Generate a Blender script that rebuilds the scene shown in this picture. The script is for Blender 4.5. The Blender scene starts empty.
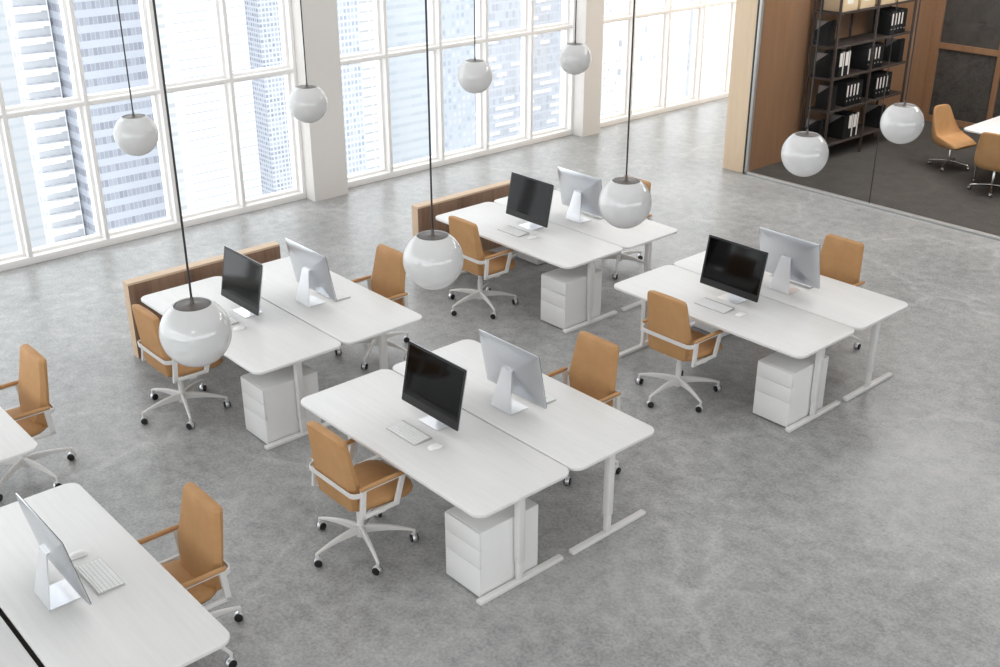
import bpy, bmesh, math, random
from mathutils import Vector, Matrix
PI = math.pi
random.seed(4)
S = bpy.context.scene
COL = S.collection

# ------------------------------------------------------------------ materials
class NT:
    def __init__(s, name):
        s.m = bpy.data.materials.new(name); s.m.use_nodes = True
        s.t = s.m.node_tree; s.t.nodes.clear()
        s.out = s.t.nodes.new('ShaderNodeOutputMaterial')
    def n(s, typ, props=None, **inp):
        nd = s.t.nodes.new(typ)
        for k, v in (props or {}).items(): setattr(nd, k, v)
        for k, v in inp.items():
            k2 = int(k[1:]) if k[0] == '_' and k[1:].isdigit() else k.replace('_', ' ')
            s.set(nd.inputs[k2], v)
        return nd
    def set(s, sock, v):
        if isinstance(v, bpy.types.NodeSocket): s.t.links.new(v, sock)
        elif isinstance(v, bpy.types.Node): s.t.links.new(v.outputs[0], sock)
        else: sock.default_value = v
    def math(s, op, a, b=0.0, c=0.0):
        nd = s.n('ShaderNodeMath', {'operation': op}, _0=a, _1=b, _2=c); return nd.outputs[0]
    def mix(s, f, a, b):
        nd = s.t.nodes.new('ShaderNodeMix'); nd.data_type = 'RGBA'
        s.set(nd.inputs[0], f); s.set(nd.inputs[6], a); s.set(nd.inputs[7], b); return nd.outputs[2]
    def ramp(s, f, *stops):
        nd = s.t.nodes.new('ShaderNodeValToRGB'); cr = nd.color_ramp
        while len(cr.elements) < len(stops): cr.elements.new(.5)
        for e, (p, c) in zip(cr.elements, stops): e.position = p; e.color = c
        s.set(nd.inputs[0], f); return nd.outputs[0]
    def coord(s, which='Object', scale=(1, 1, 1)):
        tc = s.n('ShaderNodeTexCoord')
        mp = s.n('ShaderNodeMapping', None, Vector=tc.outputs[which]); mp.inputs['Scale'].default_value = scale
        return mp.outputs[0]
    def noise(s, vec, scale, detail=4, rough=.5):
        return s.n('ShaderNodeTexNoise', None, Vector=vec, Scale=scale, Detail=detail, Roughness=rough).outputs[0]
    def bsdf(s, **k):
        b = s.n('ShaderNodeBsdfPrincipled', None, **k); s.set(s.out.inputs[0], b); return b
def rgb(r, g=None, b=None):
    if g is None: g = b = r
    f = lambda c: (c/12.92 if c <= .04045 else ((c+.055)/1.055)**2.4)
    return (f(r/255), f(g/255), f(b/255), 1)
def simple(name, c, rough=.5, metal=0., var=.04, scale=6, spec=.5, coat=0., coatr=.05):
    s = NT(name); v = s.coord()
    nz = s.noise(v, scale, 3)
    lo = tuple(x*(1-var) for x in c[:3])+(1,); hi = tuple(min(1, x*(1+var)) for x in c[:3])+(1,)
    s.bsdf(Base_Color=s.mix(nz, lo, hi), Roughness=rough, Metallic=metal, Specular_IOR_Level=spec, Coat_Weight=coat, Coat_Roughness=coatr)
    return s.m
def wood(name, dark, light, axis=2, scale=1.0, plank=0.0, rough=.5):
    s = NT(name)
    sc = [9*scale]*3; sc[axis] = .7*scale
    v = s.coord(scale=tuple(sc))
    a = s.noise(v, 1.4, 6, .6); b = s.noise(v, 6, 4, .7)
    f = s.math('ADD', s.math('MULTIPLY', a, .65), s.math('MULTIPLY', b, .35))
    if plank:
        tc = s.n('ShaderNodeTexCoord'); sp = s.n('ShaderNodeSeparateXYZ', None, Vector=tc.outputs['Object'])
        u = s.math('ADD', sp.outputs[0], sp.outputs[1])
        cell = s.math('FLOOR', s.math('DIVIDE', u, plank))
        wn = s.n('ShaderNodeTexWhiteNoise', {'noise_dimensions': '1D'}, W=cell).outputs[0]
        f = s.math('ADD', f, s.math('MULTIPLY', s.math('SUBTRACT', wn, .5), .3))
    c = s.ramp(f, (.25, dark), (.75, light))
    s.bsdf(Base_Color=c, Roughness=rough, Specular_IOR_Level=.35)
    return s.m
M = {}
def concrete(name, dark, light, rough=.35, bump=.02, s0=1.0, spec=.5):
    s = NT(name); v = s.coord()
    big = s.noise(v, .55*s0, 5, .55); mid = s.noise(v, 7*s0, 8, .7); fine = s.noise(v, 42*s0, 5, .75)
    vm = s.n('ShaderNodeMapping', None, Vector=v); vm.inputs['Rotation'].default_value = (0, 0, .6); vm.inputs['Scale'].default_value = (1, 2.2, 1)
    pits = s.noise(vm.outputs[0], 34*s0, 3, .55)
    f = s.math('ADD', s.math('ADD', s.math('MULTIPLY', big, .25), s.math('MULTIPLY', mid, .35)), s.math('MULTIPLY', fine, .40))
    c = s.ramp(f, (.42, dark), (.59, light))
    pit = s.ramp(pits, (.325, (.66, .66, .66, 1)), (.375, (1, 1, 1, 1)))
    veins = s.n('ShaderNodeTexVoronoi', {'feature': 'DISTANCE_TO_EDGE'}, Vector=s.n('ShaderNodeVectorMath', {'operation': 'ADD'}, _0=v, _1=s.n('ShaderNodeTexNoise', None, Vector=v, Scale=1.1*s0, Detail=4.).outputs[1]).outputs[0], Scale=.42*s0).outputs[0]
    vn = s.ramp(veins, (0., (1.22, 1.22, 1.22, 1)), (.022, (1, 1, 1, 1)))
    m1 = s.n('ShaderNodeMix', {'data_type': 'RGBA', 'blend_type': 'MULTIPLY'}); m1.inputs[0].default_value = .75
    s.set(m1.inputs[6], c); s.set(m1.inputs[7], pit)
    m2 = s.n('ShaderNodeMix', {'data_type': 'RGBA', 'blend_type': 'MULTIPLY'}); m2.inputs[0].default_value = .7
    s.set(m2.inputs[6], m1.outputs[2]); s.set(m2.inputs[7], vn)
    bp = s.n('ShaderNodeBump', None, Height=f, Strength=bump, Distance=.02)
    rr = s.math('ADD', s.math('MULTIPLY', mid, .2), rough-.1)
    s.bsdf(Base_Color=m2.outputs[2], Roughness=rr, Normal=bp.outputs[0], Specular_IOR_Level=spec)
    return s.m
def glass(name, tint=(1, 1, 1, 1), refl=1.0):
    s = NT(name)
    fr = s.n('ShaderNodeFresnel', None, IOR=1.45)
    v = s.noise(s.coord(), .4, 2)
    tr = s.n('ShaderNodeBsdfTransparent', None, Color=s.mix(v, tint, tuple(x*.985 for x in tint[:3])+(1,)))
    gl = s.n('ShaderNodeBsdfGlossy', None, Roughness=0.0)
    mx = s.n('ShaderNodeMixShader', None, _0=s.math('MULTIPLY', fr.outputs[0], refl), _1=tr.outputs[0], _2=gl.outputs[0])
    s.set(s.out.inputs[0], mx); return s.m
def facade(name, wall, win, fh, bay, vf=.5, hf=.8, jit=.25, dash=0.0, dashcol=(1, 1, 1, 1), seed=0.0, noisy=.1):
    """flat-lit tower face: window cells on a floor / bay grid, each cell with its own tone"""
    s = NT(name); FT = .53
    wall, win, dashcol = [tuple(x*FT for x in c[:3])+(1,) for c in (wall, win, dashcol)]  # the pale tones passed in have the distance haze painted in
    tc = s.n('ShaderNodeTexCoord'); sp = s.n('ShaderNodeSeparateXYZ', None, Vector=tc.outputs['Object'])
    u = s.math('DIVIDE', s.math('ADD', sp.outputs[1], s.math('MULTIPLY', sp.outputs[0], 1.0)), bay); w = s.math('DIVIDE', sp.outputs[2], fh)
    fu = s.math('FRACT', u); fw = s.math('FRACT', w); cu = s.math('FLOOR', u); cw = s.math('FLOOR', w)
    inw = s.math('MULTIPLY', s.math('LESS_THAN', fu, hf), s.math('LESS_THAN', fw, vf))
    cell = s.n('ShaderNodeCombineXYZ', None, X=cu, Y=cw, Z=seed)
    wn = s.n('ShaderNodeTexWhiteNoise', {'noise_dimensions': '3D'}, Vector=cell).outputs[0]
    wt = s.mix(s.math('MULTIPLY', wn, jit*2), win, wall)
    base = s.mix(s.math('MULTIPLY', s.noise(tc.outputs['Object'], .06, 5, .7), noisy*3), wall, win)
    c = s.mix(inw, base, wt)
    if dash:
        u2 = s.math('DIVIDE', u, 3.0)
        off = s.n('ShaderNodeTexWhiteNoise', {'noise_dimensions': '1D'}, W=cw).outputs[0]
        u3 = s.math('ADD', u2, s.math('MULTIPLY', off, 5.0))
        cc = s.n('ShaderNodeCombineXYZ', None, X=s.math('FLOOR', u3), Y=cw, Z=seed+3)
        w2 = s.n('ShaderNodeTexWhiteNoise', {'noise_dimensions': '3D'}, Vector=cc).outputs[0]
        on = s.math('MULTIPLY', s.math('LESS_THAN', w2, dash), s.math('LESS_THAN', s.math('ABSOLUTE', s.math('SUBTRACT', fw, .5)), .2))
        c = s.mix(on, c, dashcol)
    s.bsdf(Base_Color=c, Roughness=.8, Specular_IOR_Level=.1)
    return s.m

M['floor'] = concrete('polished_concrete', rgb(138, 138, 138), rgb(183, 183, 182), rough=.31, spec=.28)
M['darkfloor'] = concrete('dark_stone_floor', rgb(66, 63, 60), rgb(92, 88, 84), rough=.6, s0=.7, spec=.2)
M['panel'] = concrete('dark_concrete_panel', rgb(58, 55, 52), rgb(84, 80, 76), rough=.75, s0=.9, spec=.15)
M['wall'] = simple('white_plaster', rgb(226, 222, 218), .75, var=.02, scale=40)
M['ceiling'] = simple('ceiling_paint', rgb(236, 235, 233), .9, var=.01)
M['frame'] = simple('white_window_paint', rgb(248, 246, 244), .45, var=.015)
M['desk'] = None
M['white'] = simple('white_lacquer', rgb(238, 237, 236), .38, var=.01)
M['wmetal'] = simple('white_powder_coat', rgb(226, 224, 222), .35, var=.015)
M['gmetal'] = simple('greige_powder_coat', rgb(218, 213, 208), .4, var=.015)
M['leather'] = None
M['alu'] = simple('brushed_aluminium', rgb(208, 210, 214), .30, metal=1.0, var=.02)
M['alu_light'] = simple('light_aluminium', rgb(236, 237, 240), .28, metal=.8, var=.01)
M['chrome'] = simple('polished_chrome', rgb(190, 188, 186), .16, metal=1.0, var=.01)
M['black'] = simple('black_plastic', rgb(22, 22, 22), .4, var=.1)
M['blackglass'] = simple('black_screen_glass', rgb(8, 7, 7), .06, var=.1, spec=.22)
M['bezel'] = simple('dark_grey_bezel', rgb(40, 40, 40), .35, var=.05, spec=.25)
M['key'] = simple('white_key', rgb(246, 246, 246), .5, var=.01)
def mk_globe():
    s = NT('opal_glass'); c = s.mix(s.noise(s.coord(), 3, 2), (.80, .797, .793, 1), (.82, .817, .813, 1))
    d = s.n('ShaderNodeBsdfDiffuse', None, Color=c); t = s.n('ShaderNodeBsdfTranslucent', None, Color=c)
    m1 = s.n('ShaderNodeMixShader', None, _0=.18, _1=d.outputs[0], _2=t.outputs[0])
    g = s.n('ShaderNodeBsdfGlossy', None, Roughness=.02); fr = s.n('ShaderNodeFresnel', None, IOR=1.85)
    m2 = s.n('ShaderNodeMixShader', None, _0=fr.outputs[0], _1=m1.outputs[0], _2=g.outputs[0])
    s.set(s.out.inputs[0], m2); return s.m
M['globe'] = mk_globe()
M['cap'] = simple('dark_bronze_metal', rgb(104, 99, 96), .42, metal=.45, var=.08)
M['cord'] = simple('black_cable', rgb(42, 40, 40), .5, var=.1)
M['shelf'] = simple('dark_brown_steel', rgb(76, 66, 61), .6, var=.08, spec=.2)
M['shelfboard'] = simple('dark_shelf_board', rgb(56, 47, 43), .7, var=.12, spec=.1)
M['binder'] = simple('black_card', rgb(34, 33, 33), .75, var=.15, spec=.08)
M['label'] = simple('white_paper_label', rgb(236, 230, 224), .7, var=.02)
M['paper'] = simple('grey_paper', rgb(150, 140, 138), .8, var=.04)
M['box'] = simple('beige_card', rgb(226, 200, 164), .7, var=.03)
M['silver'] = simple('silver_profile', rgb(190, 189, 187), .35, metal=.5, var=.03)
M['blackmetal'] = simple('black_profile', rgb(36, 34, 33), .45, var=.1)
M['ovenwood'] = wood('pale_oak', rgb(214, 190, 160), rgb(230, 208, 180), 2, .9)
M['walnut'] = wood('warm_walnut', rgb(134, 99, 72), rgb(158, 121, 91), 2, .8, plank=.0)
M['divwood'] = wood('walnut_divider', rgb(122, 94, 76), rgb(160, 130, 108), 2, 1.4, plank=.17)
M['divtop'] = wood('oak_divider_cap', rgb(206, 178, 150), rgb(226, 200, 172), 1, 1.2)
M['glass'] = glass('clear_window_glass', (.97, .985, .99, 1), .2)
M['glasswall'] = glass('clear_partition_glass', (.975, .98, .98, 1), .06)
M['dark'] = simple('dark_grey_coat', rgb(72, 66, 61), .8, var=.1)
def mk_desk():
    s = NT('white_wood_top'); v = s.coord(scale=(.9, 14, 14))
    a = s.noise(v, 2.2, 6, .65)
    c = s.ramp(a, (.3, rgb(227, 226, 225)), (.7, rgb(234, 233, 232)))
    s.bsdf(Base_Color=c, Roughness=.42, Specular_IOR_Level=.4); return s.m
M['desk'] = mk_desk()
def mk_leather():
    s = NT('tan_leather'); v = s.coord()
    a = s.noise(v, 5, 4, .6); b = s.noise(v, 160, 3, .6)
    c = s.ramp(a, (.3, rgb(182, 138, 93)), (.7, rgb(195, 151, 106)))
    bp = s.n('ShaderNodeBump', None, Height=b, Strength=.06, Distance=.004)
    s.bsdf(Base_Color=c, Roughness=.6, Specular_IOR_Level=.2, Normal=bp.outputs[0]); return s.m
M['leather'] = mk_leather()

# ------------------------------------------------------------------ mesh helper
class MB:
    def __init__(s): s.bm = bmesh.new(); s.mi = 0
    def mat(s, i): s.mi = i; return s
    def _tag(s, faces):
        for f in faces: f.material_index = s.mi
    def box(s, x0, x1, y0, y1, z0, z1, bev=0, seg=2, mx=None):
        r = bmesh.ops.create_cube(s.bm, size=1); vs = r['verts']
        for v in vs:
            v.co = Vector(((x0+x1)/2+v.co.x*(x1-x0), (y0+y1)/2+v.co.y*(y1-y0), (z0+z1)/2+v.co.z*(z1-z0)))
        fs = set(f for v in vs for f in v.link_faces)
        if bev:
            es = list(set(e for v in vs for e in v.link_edges))
            rr = bmesh.ops.bevel(s.bm, geom=es, offset=bev, segments=seg, profile=.5, affect='EDGES')
            vs = list(set(v for f in rr['faces'] for v in f.verts)); fs = set(f for v in vs for f in v.link_faces)
        if mx is not None:
            for v in set(v for f in fs for v in f.verts): v.co = mx @ v.co
        s._tag(fs); return s
    def loft(s, rings, closed=True, cap0=True, cap1=True):
        R = [[s.bm.verts.new(p) for p in ring] for ring in rings]; fs = []
        n = len(R[0])
        for a, b in zip(R[:-1], R[1:]):
            for i in range(n if closed else n-1):
                j = (i+1) % n
                try: fs.append(s.bm.faces.new((a[i], a[j], b[j], b[i])))
                except ValueError: pass
        if cap0: fs.append(s.bm.faces.new(R[0][::-1]))
        if cap1: fs.append(s.bm.faces.new(R[-1]))
        s._tag(fs); return s
    def lathe(s, prof, n=24, c=(0, 0, 0), axis='z'):
        rings = []
        for r, h in prof:
            ring = []
            for i in range(n):
                a = 2*PI*i/n; p = (r*math.cos(a), r*math.sin(a), h)
                if axis == 'y': p = (p[0], p[2], -p[1])
                if axis == 'x': p = (p[2], p[0], p[1])
                ring.append((p[0]+c[0], p[1]+c[1], p[2]+c[2]))
            rings.append(ring)
        return s.loft(rings, True, prof[0][0] > 1e-5, prof[-1][0] > 1e-5)
    def sweep(s, path, w, h, up=(0, 0, 1), round_=0, closed=False, scale=None):
        """rectangular (or elliptical when round_) section w across, h along 'up', swept on path"""
        P = [Vector(p) for p in path]; rings = []; n = len(P)
        for i, p in enumerate(P):
            a = P[i-1] if (i > 0 or closed) else p; b = P[(i+1) % n] if (i < n-1 or closed) else p
            t = (b-a).normalized(); u = Vector(up[i] if isinstance(up, list) else up); sd = t.cross(u)
            if sd.length < 1e-6: sd = Vector((1, 0, 0))
            sd.normalize(); u2 = sd.cross(t).normalized()
            k = 1
            if 0 < i < n-1 or closed:
                d1 = (p-a).normalized(); d2 = (b-p).normalized(); cs = max(.3, math.sqrt(max(0, (1+d1.dot(d2))/2))); k = 1/cs
            ww, hh = (w, h) if scale is None else (w*scale[i][0], h*scale[i][1])
            if round_:
                ring = [p+sd*(ww/2*math.cos(2*PI*j/round_))+u2*(hh/2*math.sin(2*PI*j/round_)) for j in range(round_)]
            else:
                c = min(ww, hh)*.18
                pts = [(-ww/2+c, -hh/2), (ww/2-c, -hh/2), (ww/2, -hh/2+c), (ww/2, hh/2-c), (ww/2-c, hh/2), (-ww/2+c, hh/2), (-ww/2, hh/2-c), (-ww/2, -hh/2+c)]
                # mitre only in the bend plane (u2)
                ring = [p+sd*x+u2*(y*(k if abs(d_bend(P, i, n, closed, u2)) > .01 else 1)) for x, y in pts]
            rings.append(ring)
        if closed: rings.append(rings[0]); 
        return s.loft(rings, True, not closed, not closed)
    def prism(s, outline, z0, z1, bev=0, seg=3):
        """outline in xy extruded in z, rim rounded by bev"""
        o = [Vector((p[0], p[1])) for p in outline]
        if bev:
            rings = []
            for k in range(seg+1):
                a = PI/2*k/seg; rings.append(inset(o, bev*(1-math.sin(a)), z0+bev*(1-math.cos(a))))
            for k in range(seg+1):
                a = PI/2*k/seg; rings.append(inset(o, bev*(1-math.cos(a)), z1-bev*(1-math.sin(a))))
        else: rings = [inset(o, 0, z0), inset(o, 0, z1)]
        return s.loft(rings)
    def xform(s, mx):
        for v in s.bm.verts: v.co = mx @ v.co
        return s
    def build(s, name, mats, parent=None, smooth=35, loc=None):
        bmesh.ops.remove_doubles(s.bm, verts=s.bm.verts, dist=1e-6)
        bmesh.ops.recalc_face_normals(s.bm, faces=s.bm.faces)
        me = bpy.data.meshes.new(name); s.bm.to_mesh(me); s.bm.free()
        if not isinstance(mats, (list, tuple)): mats = [mats]
        for m in mats: me.materials.append(m)
        if smooth:
            me.shade_smooth(); me.set_sharp_from_angle(angle=math.radians(smooth))
        o = bpy.data.objects.new(name, me); COL.objects.link(o)
        if parent: o.parent = parent
        if loc: o.location = loc
        return o
def d_bend(P, i, n, closed, u2):
    if not closed and (i == 0 or i == n-1): return 0
    a = (P[i]-P[i-1]).normalized(); b = (P[(i+1) % n]-P[i]).normalized()
    return (b-a).dot(u2)
def inset(o, d, z):
    n = len(o); r = []
    for i in range(n):
        a, p, b = o[i-1], o[i], o[(i+1) % n]
        d1 = (p-a); d2 = (b-p)
        n1 = Vector((-d1.y, d1.x)).normalized() if d1.length > 1e-9 else Vector((0, 0)); n2 = Vector((-d2.y, d2.x)).normalized() if d2.length > 1e-9 else n1
        m = (n1+n2); m = m.normalized() if m.length > 1e-6 else n1
        k = d/max(.4, m.dot(n1)); r.append((p.x+m.x*k, p.y+m.y*k, z))
    return r
def rrect(x0, x1, y0, y1, r, n=6):
    pts = []
    for cx, cy, a0 in ((x1-r, y0+r, -PI/2), (x1-r, y1-r, 0), (x0+r, y1-r, PI/2), (x0+r, y0+r, PI)):
        for k in range(n+1):
            a = a0+PI/2*k/n; pts.append((cx+r*math.cos(a), cy+r*math.sin(a)))
    return pts
def arc(pts, r, n=5):
    """polyline with its inner corners rounded"""
    P = [Vector(p) for p in pts]; out = [P[0]]
    for i in range(1, len(P)-1):
        a, p, b = P[i-1], P[i], P[i+1]
        u = (a-p).normalized(); v = (b-p).normalized(); rr = min(r, (a-p).length*.49, (b-p).length*.49)
        for k in range(n+1):
            t = k/n; out.append((p+u*rr)*(1-t)**2+p*2*t*(1-t)+(p+v*rr)*t*t)
    out.append(P[-1]); return out
def tag(o, label, cat, group=None, kind=None):
    if label: o['label'] = label
    if cat: o['category'] = cat
    if group: o['group'] = group
    if kind: o['kind'] = kind
    return o
def struct(o): o['kind'] = 'structure'; return o
def empty(name, loc=(0, 0, 0), rz=0):
    o = bpy.data.objects.new(name, None); o.empty_display_size = .1; COL.objects.link(o)
    o.location = loc; o.rotation_euler = (0, 0, rz); return o
def copy_tree(o, parent=None):
    c = o.copy(); COL.objects.link(c); c.parent = parent
    for ch in list(o.children): copy_tree(ch, c)
    return c
class Kind:
    """first use places the prototype itself, later uses place copies"""
    def __init__(s, root): s.root = root; s.used = False
    def put(s, x, y, z, rz, label, cat, group):
        o = s.root
        if s.used: o = copy_tree(s.root)
        s.used = True
        o.location = (x, y, z); o.rotation_euler = (0, 0, rz); tag(o, label, cat, group); return o

# ------------------------------------------------------------------ camera
F_PX = 1116.46
cam = bpy.data.cameras.new('camera'); co = bpy.data.objects.new('camera', cam); COL.objects.link(co)
cam.sensor_width = 36; cam.lens = F_PX/1000*36; cam.clip_start = .05; cam.clip_end = 2000
yaw, pit, rol = -0.8458, -0.4289, -0.0026
Fv = Vector((math.cos(pit)*math.sin(yaw), math.cos(pit)*math.cos(yaw), math.sin(pit)))
Rv = Fv.cross(Vector((0, 0, 1))).normalized(); Uv = Rv.cross(Fv)
R2 = Rv*math.cos(rol)+Uv*math.sin(rol); U2 = Uv*math.cos(rol)-Rv*math.sin(rol)
mx = Matrix((R2, U2, -Fv)).transposed().to_4x4(); mx.translation = (6.8636, -4.9535, 4.652)
co.matrix_world = mx
S.camera = co

# ------------------------------------------------------------------ room shell
XW, XE, YS, YG, YN, ZC = -5.83, 14.0, -12.5, 8.17, 16.0, 5.3
WIN_X = -5.83
b = MB(); b.box(-6.15, XE+.3, YS-.3, YG+.02, -.25, 0); b.box(-6.15, -2.78, YG+.02, YN, -.25, 0)
struct(b.build('floor', M['floor'], smooth=0))
b = MB().box(-2.78, XE+.3, YG+.02, 13.3, -.25, 0)
struct(b.build('floor_meeting', M['darkfloor'], smooth=0))
b = MB().box(-6.15, XE+.3, YS-.3, YN, ZC, ZC+.25); struct(b.build('ceiling', M['ceiling'], smooth=0))
# columns between the windows
b = MB(); b.box(-6.15, -5.615, 2.772, 3.314, 0, ZC); struct(b.build('wall_column', M['wall'], smooth=0))
b = MB(); b.box(-6.15, -5.60, 7.895, 8.297, 0, ZC); struct(b.build('wall_column', M['wall'], smooth=0))
def window(name, y0, y1, mull, x=WIN_X, sign=-1, ztop=ZC, trans=(1.735, 3.5), sash=.036):
    """floor-to-ceiling window: bar grid at the room side, stepped sash frames, panes; 'sign' is the outward x direction"""
    f = MB(); s = sign
    def bx(xa, xb, *r, **k): f.box(min(x+s*xa, x+s*xb), max(x+s*xa, x+s*xb), *r, **k)
    bw, th = .05, .022
    ys = [y0]+list(mull)+[y1]
    bx(0, .21, y0, y1, 0, .085, bev=.003)
    bx(0, .21, y0, y1, ztop-.1, ztop)
    for z in trans: bx(.006, .19, y0+.002, y1-.002, z-th, z+th, bev=.005)
    for y in mull: bx(.002, .195, y-bw/2, y+bw/2, .084, ztop-.099, bev=.005)
    bx(.003, .198, y0+.001, y0+.045, .084, ztop-.099); bx(.003, .198, y1-.045, y1-.001, .084, ztop-.099)
    zz = [.085]+list(trans)+[ztop-.1]
    panes = []
    for i, (a, c) in enumerate(zip(ys[:-1], ys[1:])):
        for za, zb in zip(zz[:-1], zz[1:]):
            ya = a+(bw/2 if i else .045)-.002; yb = c-(bw/2 if i < len(ys)-2 else .045)+.002
            z0 = za+(th if za > .2 else 0)-.002; z1 = zb-(th if zb < ztop-.2 else 0)+.002
            for (w0, d0, w1, d1) in ((0, .10, sash, .10),):
                # one closed ring per step: a mitred sash profile
                o1 = [(ya+w0, z0+w0), (yb-w0, z0+w0), (yb-w0, z1-w0), (ya+w0, z1-w0)]
                i1 = [(ya+w1, z0+w1), (yb-w1, z0+w1), (yb-w1, z1-w1), (ya+w1, z1-w1)]
                rings = [[(x+s*d, p, q) for p, q in o] for d, o in ((.20, o1), (d0, o1), (d0, i1), (.20, i1))]
                f.loft(rings+[rings[0]], True, False, False)
            panes.append((ya+sash, yb-sash, z0+sash, z1-sash))
    fo = struct(f.build(name, M['frame'], smooth=30))
    for (p, q, r, t) in panes:
        g = MB(); g.box(min(x+s*.165, x+s*.173), max(x+s*.165, x+s*.173), p-.006, q+.006, r-.006, t+.006)
        g.build('window_pane', M['glass'], fo, smooth=0)
    return fo
window('window_1', YS, 2.772, [-11.24, -10.3, -9.37, -8.44, -7.51, -6.58, -5.65, -4.72, -3.78, -2.84, -1.90, -.965, -.035, .893, 1.83])
window('window_2', 3.314, 7.895, [4.225, 5.178, 6.055, 6.975])
window('window_3', 8.297, YN, [9.30, 10.195, 11.12, 12.04, 12.96, 13.9, 14.8])
struct(MB().box(-6.15, -2.967, YN, YN+.2, 0, ZC).build('wall_corridor', M['wall'], smooth=0))
# right wall and the glazed front behind the camera
b = MB(); b.box(XE, XE+.2, YS-.3, 13.3, 0, 1.7); b.box(XE, XE+.2, YS-.3, 13.3, 4.3, ZC); b.box(XE, XE+.2, 8.0, 13.3, 1.7, 4.3)
struct(b.build('wall_right', M['wall'], smooth=0))
f = MB(); f.box(XE+.02, XE+.18, YS, 8, 1.701, 1.78); f.box(XE+.02, XE+.18, YS, 8, 4.22, 4.299)  # unseen window band, added to bring in fill from the right
for k in range(14): f.box(XE+.025, XE+.17, YS+.02+1.57*k, YS+.09+1.57*k, 1.78, 4.22)
fo = struct(f.build('added_fill_window', M['frame'], smooth=0))
for k in range(13): MB().box(XE+.09, XE+.1, YS+.085+1.57*k, YS+1.595+1.57*k, 1.77, 4.23).build('window_pane', M['glass'], fo, smooth=0)
struct(MB().box(-6.15, XE+.2, YS-.2, YS, 0, .6).build('wall_front', M['wall'], smooth=0))
f = MB(); f.box(-6.1, XE+.2, YS-.15, YS-.001, .6, .7); f.box(-6.1, XE+.2, YS-.15, YS-.001, ZC-.1, ZC)
for k in range(13): f.box(-6+1.55*k, -5.93+1.55*k, YS-.14, YS-.002, .7, ZC-.1)
fo = struct(f.build('window_4', M['frame'], smooth=0))
for k in range(12): MB().box(-5.94+1.55*k, -4.44+1.55*k, YS-.08, YS-.07, .69, ZC-.09).build('window_pane', M['glass'], fo, smooth=0)

# ------------------------------------------------------------------ meeting room
XM = -2.585
b = MB(); b.box(-2.967, XM, YG, 13.25, 0, ZC); ml = struct(b.build('wall_meeting', [M['walnut'], M['ovenwood']], smooth=0))
for p in ml.data.polygons:
    if p.normal.y < -.5 or p.normal.x < -.5: p.material_index = 1
# glazed front
f = MB()
f.box(XM+.035, XE, YG-.03, YG+.03, 0, .035, bev=.004)
f.box(XM+.035, XE, YG-.03, YG+.03, ZC-.06, ZC)
f.mat(1).box(XM, XM+.035, YG-.025, YG+.045, 0, ZC)
f.mat(0).box(XM+.035, XM+.075, YG-.03, YG+.02, 0, ZC, bev=.003)
f.mat(1)
for xj in (-.53, 1.55, 3.6, 5.7, 7.8, 9.9): f.box(xj-.004, xj+.004, YG-.006, YG+.006, .034, ZC-.06)
fo = struct(f.build('trim_glass_front', [M['silver'], M['blackmetal']], smooth=30))
xs = [XM+.07, -.53, 1.55, 3.6, 5.7, 7.8, 9.9, XE]
for a, c in zip(xs[:-1], xs[1:]):
    g = MB().box(a+.0045, c-.0045, YG-.005, YG+.005, .03, ZC-.05); g.build('glass_pane', M['glasswall'], fo, smooth=0)
YB = 13.05
b = MB().box(-2.967, XE+.2, YB+.1, YB+.3, 0, ZC); struct(b.build('wall_back', M['walnut'], smooth=0))
b = MB(); pw = 1.02; st = .085
px0 = XM+.16
f = MB()
f.box(XM, px0, YB, YB+.1, 0, ZC)
k = 0; x = px0
pan = []
while x < XE:
    for z0, z1 in ((.0, 1.27), (1.27, 2.55), (2.55, 3.85), (3.85, 5.2)):
        pan.append((x, min(x+pw, XE), z0+.095 if z0 == 0 else z0+.045, z1-.045))
    f.box(x+pw, min(x+pw+st, XE), YB, YB+.1, 0, ZC) if x+pw < XE else None
    x += pw+st
for z in (1.27, 2.55, 3.85): f.box(px0, XE, YB+.003, YB+.1, z-.047, z+.047)
f.box(px0, XE, YB+.003, YB+.1, 0, .1)
struct(f.build('trim_panel_frame', M['walnut'], smooth=0))
f = MB()
for (xa, xb, za, zb) in pan: f.box(xa+.001, xb-.001, YB+.035, YB+.099, za, zb)
struct(f.build('wall_panels', M['panel'], smooth=0))

# ------------------------------------------------------------------ desks
DL, DD, DT, DH, GAP = 2.0954, .8326, .026, .74, .0115
def make_desk():
    r = empty('desk')
    MB().prism(rrect(0, DL, 0, DD, .085, 8), DH-DT, DH, .006, 2).build('desktop', M['desk'], r)
    b = MB()
    b.box(.1, DL-.1, .34, .37, DH-DT-.06, DH-DT, bev=.004); b.box(.1, DL-.1, .46, .49, DH-DT-.06, DH-DT, bev=.004)
    b.build('crossbeam', M['wmetal'], r)
    for xx in (.082, DL-.082):
        l = MB().box(xx-.026, xx+.026, .390, .448, .17, DH-DT-.02, bev=.006).box(xx-.04, xx+.04, .1, DD-.1, DH-DT-.022, DH-DT-.0005, bev=.003)
        lo = l.build('leg', M['wmetal'], r)
        MB().box(xx-.020, xx+.020, .396, .442, .03, .18, bev=.005).build('inner_tube', M['wmetal'], lo)
        MB().box(xx-.026, xx+.026, .055, .815, 0, .032, bev=.008).build('foot', M['wmetal'], lo)
    return r
desk = Kind(make_desk())
CL = dict(A=(-2.334, -1.2055), B=(-2.336, 2.213), C=(.3345, -1.203), D=(.3325, 2.205), E=(.3142, -4.582), F=(-2.3576, -4.5817))
def side(c, n):
    x, y = CL[c]; g = .03 if c in 'EF' else GAP
    return (x, y) if n == 1 else (x, y+DD+g)
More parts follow.
